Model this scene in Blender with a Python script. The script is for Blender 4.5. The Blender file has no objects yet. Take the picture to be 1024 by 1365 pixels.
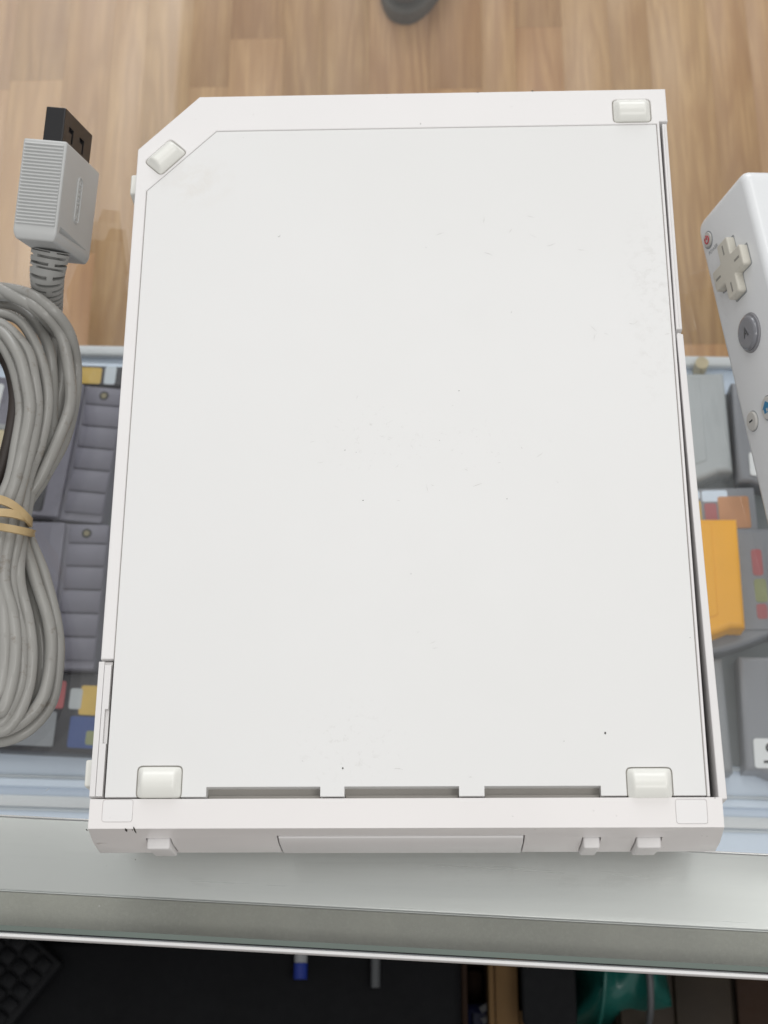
import bpy, bmesh, math, random
from mathutils import Matrix, Vector
random.seed(7)
S = 0.001                      # geometry below is written in millimetres
scene = bpy.context.scene
COL = scene.collection

# ------------------------------------------------------------------ camera
CAM_POS = Vector((6.9017, -170.2757, 417.4554))
CAM_R = Matrix(((0.999505, 0.008857, 0.030181),
                (0.002659, 0.932318, -0.361631),
                (-0.031341, 0.361532, 0.931833)))
FPX = 2000.0
cam_d = bpy.data.cameras.new('camera')
cam = bpy.data.objects.new('camera', cam_d)
COL.objects.link(cam)
cam.matrix_world = Matrix.Translation(CAM_POS * S) @ CAM_R.to_4x4()
cam_d.sensor_fit = 'HORIZONTAL'
cam_d.sensor_width = 36
cam_d.lens = 36 * FPX / 1024
cam_d.clip_start = 0.02
cam_d.clip_end = 50
cam_d.dof.use_dof = True
cam_d.dof.focus_distance = 0.392
cam_d.dof.aperture_fstop = cam_d.lens / 1.4
scene.camera = cam

# ------------------------------------------------------------------ world, lamps, exposure
w = bpy.data.worlds.new('World')
scene.world = w
w.use_nodes = True
bg = w.node_tree.nodes['Background']
bg.inputs[0].default_value = (1.0, 0.992, 0.985, 1)
bg.inputs[1].default_value = 0.53
def area(name, loc, size, size_y, power, color):
    l = bpy.data.lights.new(name, 'AREA')
    l.shape = 'RECTANGLE'; l.size = size; l.size_y = size_y
    l.energy = power; l.color = color
    o = bpy.data.objects.new(name, l); COL.objects.link(o)
    o.location = loc
    return o
area('ceiling_panel_main', (0.03, 0.80, 1.85), 0.62, 1.1, 5.5, (1.0, 0.985, 0.96))
area('ceiling_panel_left', (-1.05, 1.7, 1.85), 1.2, 1.2, 6.0, (1.0, 0.99, 0.97))
area('ceiling_panel_right', (1.0, -0.25, 1.85), 0.6, 1.2, 8.0, (1.0, 0.985, 0.96))
area('fill_panel_near', (0.35, -1.15, 1.85), 1.2, 0.6, 8.5, (1.0, 0.985, 0.96))  # unseen fill lamp added to brighten the bezel front
win = area('shop_window', (-0.3, 3.3, 1.5), 2.6, 1.5, 44.0, (0.96, 0.98, 1.0))
win.rotation_euler = (math.radians(-72), 0, 0)
scene.view_settings.view_transform = 'Standard'
scene.view_settings.look = 'None'
scene.view_settings.exposure = -0.10
scene.view_settings.gamma = 1.0

# ------------------------------------------------------------------ helpers
def at(u, v, z):
    """point of the photograph met on the level z (mm)"""
    d = CAM_R @ Vector(((u - 512) / FPX, (682.5 - v) / FPX, -1))
    t = (z - CAM_POS.z) / d.z
    return CAM_POS + d * t

def link(o, parent=None, mw=None):
    COL.objects.link(o)
    if parent: o.parent = parent
    if mw: o.matrix_local = mw
    return o

def tag(o, label=None, cat=None, group=None, kind=None):
    if label: o['label'] = label
    if cat: o['category'] = cat
    if group: o['group'] = group
    if kind: o['kind'] = kind
    return o

def thing(name, label, cat, loc=(0, 0, 0), rot=None, group=None):
    o = bpy.data.objects.new(name, None)
    o.empty_display_size = 0.02
    COL.objects.link(o)
    M = Matrix.Translation(Vector(loc) * S)
    if rot is not None:
        M = M @ (rot.to_4x4() if isinstance(rot, Matrix) else Matrix.Rotation(rot, 4, 'Z'))
    o.matrix_world = M
    return tag(o, label, cat, group)

def finish(me, mat, smooth=35):
    if mat is not None:
        for m in (mat if isinstance(mat, (list, tuple)) else [mat]): me.materials.append(m)
    if smooth:
        for p in me.polygons: p.use_smooth = True
        me.set_sharp_from_angle(angle=math.radians(smooth))
        for p in me.polygons:
            if max(abs(q) for q in p.normal) > .9997: p.use_smooth = False
    return me

def mesh(name, verts, faces, mat, parent=None, smooth=35, mw=None, matidx=None):
    me = bpy.data.meshes.new(name)
    me.from_pydata([tuple(Vector(v) * S) for v in verts], [], faces)
    me.validate(); me.update()
    if matidx:
        for p, i in zip(me.polygons, matidx): p.material_index = i
    finish(me, mat, smooth)
    o = bpy.data.objects.new(name, me)
    return link(o, parent, mw)

def bake(o, name, mat, smooth=35, parent=None):
    dg = bpy.context.evaluated_depsgraph_get(); dg.update()
    me = bpy.data.meshes.new_from_object(o.evaluated_get(dg))
    me.name = name
    me.materials.clear()
    finish(me, mat, smooth)
    mw = o.matrix_local.copy()
    n = bpy.data.objects.new(name, me)
    old = o.data
    bpy.data.objects.remove(o)
    if isinstance(old, bpy.types.Mesh): bpy.data.meshes.remove(old)
    else: bpy.data.curves.remove(old)
    link(n, parent); n.matrix_local = mw
    return n

def rpoly(pts, r, n=5):
    """round the corners of a polygon; r a number or a list"""
    out = []
    N = len(pts)
    for i, p in enumerate(pts):
        rr = r[i] if isinstance(r, (list, tuple)) else r
        p = Vector(p[:2]); a = Vector(pts[i - 1][:2]) - p; b = Vector(pts[(i + 1) % N][:2]) - p
        if rr <= 0: out.append((p.x, p.y)); continue
        ang = a.angle(b)
        d = min(rr / math.tan(ang / 2), a.length * .49, b.length * .49)
        p0 = p + a.normalized() * d; p1 = p + b.normalized() * d
        for k in range(n + 1):
            t = k / n
            q = p0 * (1 - t) ** 2 + p * 2 * t * (1 - t) + p1 * t * t
            out.append((q.x, q.y))
    return out

def rect(x0, y0, x1, y1, r=0, n=4):
    q = [(x0, y0), (x1, y0), (x1, y1), (x0, y1)]
    return rpoly(q, r, n) if r else q

def slab(name, outline, holes, z0, z1, bev, mat, parent=None, smooth=35, mw=None, res=2):
    """a plate with rounded edges cut to an outline, with holes"""
    cu = bpy.data.curves.new(name, 'CURVE')
    cu.dimensions = '2D'; cu.fill_mode = 'BOTH'
    for loop in [outline] + list(holes):
        sp = cu.splines.new('POLY'); sp.points.add(len(loop) - 1)
        for i, q in enumerate(loop): sp.points[i].co = (q[0] * S, q[1] * S, 0, 1)
        sp.use_cyclic_u = True
    h = (z1 - z0) / 2
    bev = min(bev, h * .98)
    cu.extrude = (h - bev) * S
    cu.bevel_depth = bev * S; cu.bevel_resolution = res; cu.offset = -bev * S
    o = bpy.data.objects.new(name, cu); COL.objects.link(o)
    n = bake(o, name, mat, smooth, parent)
    M = Matrix.Translation((0, 0, (z0 + z1) / 2 * S))
    n.data.transform(M)
    n.matrix_local = mw if mw else Matrix()
    return n

def box(name, x0, x1, y0, y1, z0, z1, bev, mat, parent=None, mw=None, seg=2):
    v = [(x, y, z) for z in (z0, z1) for y in (y0, y1) for x in (x0, x1)]
    f = [(0, 2, 3, 1), (4, 5, 7, 6), (0, 1, 5, 4), (2, 6, 7, 3), (0, 4, 6, 2), (1, 3, 7, 5)]
    o = mesh(name, v, f, mat, parent, 0, mw)
    if bev or name == 'c':
        bm = bmesh.new(); bm.from_mesh(o.data)
        bmesh.ops.recalc_face_normals(bm, faces=bm.faces[:])
        if bev: bmesh.ops.bevel(bm, geom=bm.edges[:], offset=bev * S, segments=seg, profile=.5, affect='EDGES')
        bm.to_mesh(o.data); bm.free()
    for p in o.data.polygons: p.use_smooth = True
    o.data.set_sharp_from_angle(angle=math.radians(50))
    return o

def prism(name, pts, z0, z1, bev, mat, parent=None, seg=4):
    """solid plate with its upper rim rounded by a bevel"""
    me = bpy.data.meshes.new(name); n = len(pts)
    V = [(p[0] * S, p[1] * S, z0 * S) for p in pts] + [(p[0] * S, p[1] * S, z1 * S) for p in pts]
    me.from_pydata(V, [], [tuple(reversed(range(n))), tuple(range(n, 2 * n))] + [(i, (i + 1) % n, n + (i + 1) % n, n + i) for i in range(n)])
    bm = bmesh.new(); bm.from_mesh(me); bmesh.ops.recalc_face_normals(bm, faces=bm.faces[:])
    ed = [e for e in bm.edges if all(v.co.z > (z1 - .01) * S for v in e.verts)]
    bmesh.ops.bevel(bm, geom=ed, offset=bev * S, segments=seg, profile=.5, affect='EDGES')
    bm.to_mesh(me); bm.free()
    finish(me, mat, 50)
    return link(bpy.data.objects.new(name, me), parent)

def cut(o, cutters, bevel=0, seg=2):
    """boolean cutters out of o, then bevel, and bake"""
    name = o.name; parent = o.parent; mat = list(o.data.materials)
    for c in cutters:
        m = o.modifiers.new('b', 'BOOLEAN'); m.operation = 'DIFFERENCE'; m.solver = 'EXACT'; m.object = c
    if bevel:
        m = o.modifiers.new('v', 'BEVEL'); m.width = bevel * S; m.segments = seg
        m.limit_method = 'ANGLE'; m.angle_limit = math.radians(28)
    n = bake(o, name.split('.')[0], mat, 32, parent)
    for c in cutters: bpy.data.objects.remove(c)
    return n

def smooth_path(pts, closed=False, n=10):
    P = [Vector(p) for p in pts]; N = len(P); out = []
    rng = range(N if closed else N - 1)
    for i in rng:
        if closed: a, b, c, d = P[i - 1], P[i], P[(i + 1) % N], P[(i + 2) % N]
        else: a, b, c, d = P[max(i - 1, 0)], P[i], P[i + 1], P[min(i + 2, N - 1)]
        for k in range(n):
            t = k / n
            out.append(.5 * ((2 * b) + (c - a) * t + (2 * a - 5 * b + 4 * c - d) * t * t + (3 * b - a - 3 * c + d) * t ** 3))
    if not closed: out.append(P[-1])
    return out

def tube(path, r, sides=12, closed=False, V=None, Fc=None, flat=1.0):
    """sweep a circle (r number or function of i, angle)"""
    V = [] if V is None else V; Fc = [] if Fc is None else Fc
    n = len(path); base = len(V)
    up = Vector((0, 0, 1))
    for i, p in enumerate(path):
        if closed: t = (path[(i + 1) % n] - path[i - 1]).normalized()
        else: t = (path[min(i + 1, n - 1)] - path[max(i - 1, 0)]).normalized()
        s = t.cross(up)
        if s.length < .05: s = Vector((1, 0, 0))
        s.normalize(); q = s.cross(t).normalized()
        for k in range(sides):
            a = 2 * math.pi * k / sides
            rr = r(i, a) if callable(r) else r
            V.append(p + s * math.cos(a) * rr + q * math.sin(a) * rr * flat)
    for i in range(n if closed else n - 1):
        j = (i + 1) % n
        for k in range(sides):
            l = (k + 1) % sides
            Fc.append((base + i * sides + k, base + i * sides + l, base + j * sides + l, base + j * sides + k))
    if not closed:
        Fc.append(tuple(base + k for k in reversed(range(sides))))
        Fc.append(tuple(base + (n - 1) * sides + k for k in range(sides)))
    return V, Fc

# ------------------------------------------------------------------ materials
class NT:
    def __init__(self, name):
        self.m = bpy.data.materials.new(name); self.m.use_nodes = True
        self.t = self.m.node_tree; self.n = self.t.nodes; self.l = self.t.links
        self.p = self.n['Principled BSDF']; self.out = self.n['Material Output']
    def node(self, typ, ins=None, **kw):
        x = self.n.new(typ)
        for k, v in kw.items(): setattr(x, k, v)
        for k, v in (ins or {}).items():
            if isinstance(v, bpy.types.NodeSocket): self.l.new(v, x.inputs[k])
            else: x.inputs[k].default_value = v
        return x
    def set(self, **kw):
        for k, v in kw.items():
            s = self.p.inputs[k.replace('_', ' ')]
            if isinstance(v, bpy.types.NodeSocket): self.l.new(v, s)
            else: s.default_value = v
        return self
    def math(self, op, a, b=0.0, c=None):
        x = self.n.new('ShaderNodeMath'); x.operation = op
        for i, v in enumerate((a, b) + ((c,) if c is not None else ())):
            if isinstance(v, bpy.types.NodeSocket): self.l.new(v, x.inputs[i])
            else: x.inputs[i].default_value = v
        return x.outputs[0]
    def obj(self, scale=(1, 1, 1), rot=(0, 0, 0), loc=(0, 0, 0)):
        tc = self.node('ShaderNodeTexCoord')
        mp = self.node('ShaderNodeMapping', {'Vector': tc.outputs['Object'], 'Scale': scale, 'Rotation': rot, 'Location': loc})
        return mp.outputs[0]
    def noise(self, vec, scale, detail=3, rough=.5, dist=0.0):
        return self.node('ShaderNodeTexNoise', {'Vector': vec, 'Scale': scale, 'Detail': detail, 'Roughness': rough, 'Distortion': dist}).outputs['Fac']
    def ramp(self, fac, stops):
        r = self.node('ShaderNodeValToRGB', {'Fac': fac})
        e = r.color_ramp.elements
        while len(e) < len(stops): e.new(.5)
        for x, (p, c) in zip(e, stops):
            x.position = p; x.color = (*c, 1) if len(c) == 3 else c
        return r.outputs[0]
    def maprange(self, v, a, b, c=0.0, d=1.0):
        return self.node('ShaderNodeMapRange', {'Value': v, 'From Min': a, 'From Max': b, 'To Min': c, 'To Max': d}).outputs[0]
    def mix(self, fac, a, b):
        x = self.n.new('ShaderNodeMix'); x.data_type = 'RGBA'
        for i, v in ((0, fac), (6, a), (7, b)):
            if isinstance(v, bpy.types.NodeSocket): self.l.new(v, x.inputs[i])
            else: x.inputs[i].default_value = v if i == 0 else (*v[:3], 1)
        return x.outputs[2]
    def bump(self, h, strength=.2, dist=.0002):
        b = self.node('ShaderNodeBump', {'Height': h, 'Strength': strength, 'Distance': dist})
        self.l.new(b.outputs[0], self.p.inputs['Normal'])
        return self
    def specks(self, vec, scale, rad, dens, clus_scale=18, c0=.5, c1=.65):
        vd = self.node('ShaderNodeTexNoise', {'Vector': vec, 'Scale': scale * 3, 'Detail': 1})
        mv = self.node('ShaderNodeVectorMath', {0: vd.outputs['Color'], 1: (.5 / scale,) * 3}, operation='MULTIPLY')
        av = self.node('ShaderNodeVectorMath', {0: vec, 1: mv.outputs[0]}, operation='ADD')
        v = self.node('ShaderNodeTexVoronoi', {'Vector': av.outputs[0], 'Scale': scale})
        sep = self.node('ShaderNodeSeparateColor', {0: v.outputs['Color']})
        sz = self.math('MULTIPLY', sep.outputs[1], rad)
        near = self.math('LESS_THAN', v.outputs['Distance'], sz)
        pick = self.math('GREATER_THAN', sep.outputs[0], 1 - dens)
        cl = self.maprange(self.noise(vec, clus_scale, 2), c0, c1)
        return self.math('MULTIPLY', self.math('MULTIPLY', near, pick), cl)

def plastic(name, col, rough=.45, mottling=.02, speck=0, bump=.06, bscale=1800, coat=0, dirt=None, dscale=60, d0=.6, d1=.75, spec=.5):
    n = NT(name); v = n.obj()
    f = n.noise(v, 25, 4)
    c2 = tuple(x * (1 - mottling * 4) for x in col)
    c = n.mix(n.maprange(f, .3, .7), col, c2)
    if dirt:
        c = n.mix(n.math('MULTIPLY', n.maprange(n.noise(v, dscale, 6, .7), d0, d1), .7), c, dirt)
    if speck:
        c = n.mix(n.math('MULTIPLY', n.specks(v, 300, .10, .13 * speck, 22, .47, .6), .6), c, (.10, .095, .09))
        c = n.mix(n.math('MULTIPLY', n.specks(v, 700, .2, .14 * speck, 14, .52, .62), .45), c, (.2, .19, .17))
        c = n.mix(n.math('MULTIPLY', n.specks(n.obj((1, .22, 1), (0, 0, 1.1)), 420, .12, .03 * speck, 12, .5, .6), .4), c, (.25, .24, .22))
    n.set(Base_Color=c, Roughness=n.maprange(n.noise(v, 120, 4), .3, .7, rough * .93, rough * 1.07), Specular_IOR_Level=spec)
    if coat: n.set(Coat_Weight=coat, Coat_Roughness=.08)
    if bump: n.bump(n.noise(v, bscale, 3), bump, .00005)
    return n.m

M = {}
def panel_white():
    n = NT('white_panel_plastic'); v = n.obj()
    c = n.mix(n.maprange(n.noise(v, 9, 4), .3, .7), (.815, .815, .81), (.79, .79, .78))
    def stain(x, y, sx, sy, scale, lo, hi, col, k):
        nonlocal c
        d = n.node('ShaderNodeVectorMath', {0: n.obj((1 / sx, 1 / sy, 0), (0, 0, 0), (-x / sx, -y / sy, 0))}, operation='LENGTH').outputs['Value']
        m = n.math('MULTIPLY', n.maprange(d, .2, 1.0, 1, 0), n.maprange(n.noise(v, scale, 5, .7, .4), lo, hi))
        c = n.mix(n.math('MULTIPLY', m, k), c, col)
    stain(.071, .045, .011, .028, 420, .5, .75, (.5, .48, .45), .28)
    stain(.069, .020, .009, .018, 300, .52, .8, (.52, .50, .47), .25)
    stain(-.014, -.088, .018, .014, 500, .56, .74, (.50, .48, .45), .32)
    stain(-.008, -.003, .022, .012, 600, .6, .78, (.45, .43, .41), .6)
    stain(.018, -.006, .026, .010, 500, .6, .8, (.48, .46, .44), .5)
    stain(-.060, .079, .012, .010, 200, .4, .8, (.66, .60, .52), .4)
    c = n.mix(n.math('MULTIPLY', n.specks(v, 260, .07, .02, 22, .42, .6), .6), c, (.18, .17, .16))
    n.set(Base_Color=c, Roughness=n.maprange(n.noise(v, 120, 4), .3, .7, .36, .42))
    n.bump(n.noise(v, 2600, 3, .7), .10, .00005)
    return n.m
M['white'] = panel_white()
M['rim'] = plastic('white_rim_plastic', (.845, .83, .825), .38, .006, speck=.3)
M['bezel'] = plastic('white_bezel_plastic', (.85, .825, .815), .36, .008, speck=.9)
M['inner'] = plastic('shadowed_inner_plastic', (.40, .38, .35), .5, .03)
M['cover'] = plastic('white_cover_plastic', (.80, .785, .78), .4, .006, speck=.3)
M['dark'] = plastic('dark_inner_plastic', (.03, .03, .03), .5)
M['foot'] = plastic('pearly_rubber', (.86, .86, .81), .24, .012, speck=.5, spec=.6)
M['scuff'] = plastic('black_scuff', (.03, .025, .02), .6)
M['chip'] = plastic('chipped_white', (.9, .88, .86), .3)
M['cord'] = plastic('grey_cord_rubber', (.35, .345, .325), .25, .02, bump=.04, bscale=900, dirt=(.17, .13, .095), dscale=170, d0=.58, d1=.72)
M['cord_shaded'] = plastic('shaded_brown_cord_rubber', (.06, .048, .042), .5, .05)  # brown strand darkened, the shade inside the loop is in its colour
M['housing'] = plastic('grey_plug_plastic', (.58, .59, .585), .36, .02, bump=.15, bscale=2500)
M['relief'] = plastic('grey_strain_relief', (.37, .37, .355), .5, .02, bump=.1)
M['black'] = plastic('black_plastic', (.018, .018, .02), .38, .05, bump=.1)
M['groove'] = plastic('black_recess', (.006, .006, .006), .6)
M['remote'] = plastic('glossy_white_remote', (.84, .86, .875), .16, .004, bump=0, spec=.5)
M['dpad'] = plastic('warm_grey_button', (.66, .635, .56), .4, .01)
M['dpadline'] = plastic('dpad_line', (.30, .29, .26), .5)
M['abtn'] = plastic('clear_grey_button', (.24, .245, .27), .1, .05, coat=.8)
M['btnring'] = plastic('button_ring', (.32, .32, .34), .3)
M['minus'] = plastic('pale_button', (.62, .61, .58), .3, .01)
M['red'] = plastic('red_print', (.55, .04, .06), .4)
M['blue'] = plastic('blue_print', (.03, .22, .42), .3)
M['print'] = plastic('grey_print', (.34, .36, .38), .5)
M['snes'] = plastic('purple_grey_cartridge', (.20,.195,.245), .5, .04, dirt=(.10, .095, .11), dscale=30)
M['ridge'] = plastic('ridged_grey_cartridge', (.185,.18,.23), .55, .04)
M['n64'] = plastic('slate_grey_cartridge', (.27,.285,.31), .42, .03)
M['n64pale'] = plastic('pale_grey_cartridge', (.46,.49,.51), .4, .03)
M['n64dark'] = plastic('dark_grey_cartridge', (.245,.255,.285), .42, .03)
M['orange'] = plastic('orange_cartridge', (.95,.44,.012), .4, .02)
M['brass'] = plastic('brass_screw', (.22, .19, .10), .4)
M['sticker'] = plastic('white_sticker', (.78, .80, .82), .55, .01)
M['ink'] = plastic('black_ink', (.02, .022, .025), .6)
M['card'] = plastic('tan_cardboard', (.20, .115, .045), .85, .05)  # clutter below the counter: own dark colours, darkened further for its shade
M['cardin'] = plastic('shaded_cardboard', (.045, .022, .012), .85, .06)  # cardboard again, with the shade of the carton's inside put into the colour
M['teal'] = plastic('teal_plastic', (.012, .12, .10), .3, .08)
M['navy'] = plastic('navy_wrapper', (.015, .02, .07), .4)
M['walnut'] = plastic('dark_wood', (.04, .027, .016), .6, .08)
M['mat'] = plastic('black_box', (.004, .0045, .006), .7, .08, spec=.25)
M['steel'] = plastic('dull_steel', (.09, .095, .10), .4)
M['leather'] = plastic('brown_leather', (.06, .028, .016), .5, .06)
M['capblue'] = plastic('blue_cap', (.008, .03, .25), .5)
M['capwhite'] = plastic('white_pen', (.32, .33, .34), .4)
M['shoe'] = plastic('grey_shoe', (.085, .075, .065), .7, .08)
M['sole'] = plastic('shoe_sole', (.11, .10, .085), .7, .08)
M['yellow'] = plastic('yellow_print', (.66,.44,.09), .5, .06)
M['palelabel'] = plastic('pale_print', (.75,.64,.42), .5, .1)
M['blackband'] = plastic('black_label', (.02, .02, .03), .4, .05)
M['pinkred'] = plastic('pink_red_print', (.42,.12,.13), .4, .05)
M['violet'] = plastic('violet_print', (.10, .05, .13), .4, .05)

def band_mat():
    n = NT('tan_rubber'); v = n.obj()
    c = n.mix(n.maprange(n.noise(v, 200, 5), .3, .7), (.56, .42, .22), (.44, .31, .15))
    n.set(Base_Color=c, Roughness=.55)
    n.bump(n.noise(v, 1500, 3), .25, .0001)
    return n.m
M['band'] = band_mat()

def alu(name, col, rough, streak):
    n = NT(name); v = n.obj((1, 60, 60))
    s = n.noise(v, streak, 5, .6)
    c = n.mix(n.maprange(s, .3, .7), col, tuple(x * .95 for x in col))
    big = n.noise(n.obj(), 14, 3)
    c = n.mix(n.maprange(big, .3, .8), c, tuple(x * .94 for x in col))
    n.set(Base_Color=c, Metallic=.55, Roughness=n.maprange(s, .3, .7, rough * .9, rough * 1.15))
    n.bump(s, .03, .00004)
    return n.m
M['alu'] = alu('brushed_aluminium', (.68,.695,.69), .3, 12)
M['shade_sheet'] = plastic('grey_shade_sheet', (.21, .235, .25), .6, .05)
M['alulip'] = alu('bright_aluminium', (.93, .92, .93), .25, 12)

def felt():
    n = NT('speckled_grey_strip'); v = n.obj()
    a = n.noise(v, 900, 5, .75); b = n.noise(v, 2600, 2)
    b2 = n.noise(n.obj((1, .6, 1)), 70, 3)
    c = n.ramp(n.math('ADD', n.math('MULTIPLY', a, .7), n.math('MULTIPLY', b, .3)),
               [(.32, (.255,.255,.23)), (.52, (.275,.278,.245)), (.72, (.33,.33,.30))])
    c = n.mix(n.math('MULTIPLY', n.maprange(b2, .35, .7), .25), c, (.42,.41,.36))
    n.set(Base_Color=c, Roughness=.75)
    n.bump(a, .5, .0003)
    return n.m
M['felt'] = felt()

def glass():
    n = NT('clear_glass')
    v = n.obj()
    geo = n.node('ShaderNodeNewGeometry')
    d = n.node('ShaderNodeVectorMath', {0: geo.outputs['Normal'], 1: geo.outputs['Incoming']}, operation='DOT_PRODUCT').outputs['Value']
    c = n.math('ABSOLUTE', d)
    f = n.math('ADD', .042, n.math('MULTIPLY', n.math('POWER', n.math('SUBTRACT', 1.0, c), 5.0), .95))
    tr = n.node('ShaderNodeBsdfTransparent', {'Color': (.982, .988, .982, 1)})
    gl = n.node('ShaderNodeBsdfGlossy', {'Color': (1, 1, 1, 1), 'Roughness': .03})
    mx = n.node('ShaderNodeMixShader', {0: f, 1: tr.outputs[0], 2: gl.outputs[0]})
    df = n.node('ShaderNodeBsdfDiffuse', {'Color': (.8, .8, .78, 1)})
    sp = n.specks(v, 160, .05, .16, 10, .4, .6)
    haze = n.math('MULTIPLY', n.maprange(n.noise(n.obj((1, .4, 1), (0, 0, .5)), 16, 4), .35, .8), .05)  # milky haze painted into the pane as pale diffuse patches
    mx2 = n.node('ShaderNodeMixShader', {0: n.math('ADD', n.math('MULTIPLY', sp, .5), haze), 1: mx.outputs[0], 2: df.outputs[0]})
    n.l.new(mx2.outputs[0], n.out.inputs[0])
    return n.m
M['glass'] = glass()
M['glasschamfer'] = plastic('pale_green_glass_chamfer', (.20, .245, .22), .2, .03)
M['lip'] = plastic('white_edge_lip', (.96, .96, .96), .35, .002)
def glass_edge():
    n = NT('green_glass_edge'); v = n.obj((1, 30, 30))
    c = n.mix(n.maprange(n.noise(v, 20, 3), .3, .7), (.035, .055, .047), (.055, .075, .065))
    n.set(Base_Color=c, Roughness=.12)
    return n.m
M['glassedge'] = glass_edge()

def shelf_mat():
    n = NT('pale_blue_laminate'); v = n.obj()
    c = n.mix(n.maprange(n.noise(n.obj((1, 6, 1)), 6, 4), .3, .7), (.70, .80, .94), (.65, .75, .89))
    n.set(Base_Color=c, Roughness=.4)
    return n.m
M['shelf'] = shelf_mat()
M['rail'] = plastic('grey_shelf_rail', (.70,.73,.76), .35, .02)
M['raildark'] = plastic('blue_grey_rail', (.58, .64, .70), .4, .02)

def wood():
    n = NT('oak_strip')
    tc = n.node('ShaderNodeTexCoord'); oi = n.node('ShaderNodeObjectInfo')
    rnd = oi.outputs['Random']
    sh = n.node('ShaderNodeCombineXYZ', {'X': n.math('MULTIPLY', rnd, 3.7), 'Y': n.math('MULTIPLY', rnd, 11.0), 'Z': n.math('MULTIPLY', rnd, 5.0)})
    p = n.node('ShaderNodeVectorMath', {0: tc.outputs['Object'], 1: sh.outputs[0]}, operation='ADD').outputs[0]
    m1 = n.node('ShaderNodeMapping', {'Vector': p, 'Scale': (1, .11, 1)}).outputs[0]
    warp = n.noise(m1, 11, 2.5, .5)
    ring = n.math('SINE', n.math('MULTIPLY', warp, 6.283 * 15))
    ring = n.math('POWER', n.maprange(ring, -1, 1), 1.6)
    m2 = n.node('ShaderNodeMapping', {'Vector': p, 'Scale': (1, .035, 1)}).outputs[0]
    fine = n.noise(m2, 300, 4, .7)
    mid = n.noise(m2, 45, 4, .6)
    base = n.ramp(rnd, [(0, (.50, .255, .105)), (.25, (.54, .295, .122)), (.45, (.56, .325, .142)), (.62, (.52, .27, .112)), (.8, (.59, .365, .168)), (1, (.53, .28, .12))])
    dark = n.mix(.42, base, (.25, .11, .05))
    light = n.mix(.32, base, (.74, .50, .26))
    c = n.mix(n.math('MULTIPLY', ring, n.maprange(mid, .3, .65, .25, .95)), light, dark)
    c = n.mix(.2, c, base)
    c = n.mix(n.maprange(fine, .40, .62, 0, .62), c, dark)
    patch = n.maprange(n.noise(n.node('ShaderNodeMapping', {'Vector': p, 'Scale': (1, .5, 1)}).outputs[0], 16, 3), .5, .7, 0, .5)
    c = n.mix(patch, c, (.43, .225, .095))
    n.set(Base_Color=c, Roughness=.42)
    n.bump(fine, .1, .0002)
    return n.m
M['wood'] = wood()
M['floorbase'] = plastic('floor_underlay', (.20, .13, .08), .7, .05)

def art(name, cols, scale, seed):
    """blurred generic printed picture: patches of colour"""
    n = NT(name); v = n.obj(loc=(seed, seed * .7, 0))
    vo = n.node('ShaderNodeTexVoronoi', {'Vector': v, 'Scale': scale})
    s = n.node('ShaderNodeSeparateColor', {0: vo.outputs['Color']})
    st = [(i / len(cols), c) for i, c in enumerate(cols)]
    r = n.node('ShaderNodeValToRGB', {'Fac': s.outputs[0]}); r.color_ramp.interpolation = 'CONSTANT'
    e = r.color_ramp.elements
    while len(e) < len(st): e.new(.5)
    for x, (p, c) in zip(e, st): x.position = p; x.color = (*c, 1)
    n.set(Base_Color=r.outputs[0], Roughness=.35)
    return n.m

# ------------------------------------------------------------------ the floor with its strips
FZ = -960
floor = mesh('floor', [(-4000, -4000, FZ - 8), (4000, -4000, FZ - 8), (4000, 4000, FZ - 8), (-4000, 4000, FZ - 8)], [(0, 1, 2, 3)], M['floorbase'], smooth=0)
tag(floor, kind='structure')
x = -820.0
col_i = 0
while x < 760:
    wdt = random.choice([38, 44, 52, 60, 66])
    y = 250.0 - random.uniform(0, 300)
    while y < 1500:
        L = random.uniform(330, 780)
        b = .06
        box('plank', x + b, x + wdt - b, y + b, y + L - b, FZ - 8, FZ + random.uniform(-.1, .0), .08, M['wood'], floor, seg=1)
        y += L
    x += wdt

# ------------------------------------------------------------------ display counter
CA = math.radians(-3.03)
counter = thing('display_counter', 'glass topped display counter with brushed aluminium edge under the white console', 'display counter', (0, 0, 0), CA)
YF = -134.7            # polished front edge, in the counter's own frame
# the pane
pv = []; pf = []; mi = []
x0, x1, y0, y1 = -620, 620, YF, 520
ch = 1.3
pv = [(x0, y0 + ch, 0), (x1, y0 + ch, 0), (x1, y1, 0), (x0, y1, 0), (x0, y0, -ch), (x1, y0, -ch), (x0, y0, -6 + .6), (x1, y0, -6 + .6),
      (x0, y0 + .6, -6), (x1, y0 + .6, -6), (x1, y1, -6), (x0, y1, -6)]
pf = [(0, 1, 2, 3), (0, 4, 5, 1), (4, 6, 7, 5), (6, 8, 9, 7), (8, 11, 10, 9), (3, 2, 10, 11), (1, 5, 7, 9, 10, 2), (0, 3, 11, 8, 6, 4)]
mi = [0, 2, 1, 1, 0, 1, 1, 1]
mesh('glass_top', pv, pf, [M['glass'], M['glassedge'], M['glasschamfer']], counter, 0, matidx=mi)
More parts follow.
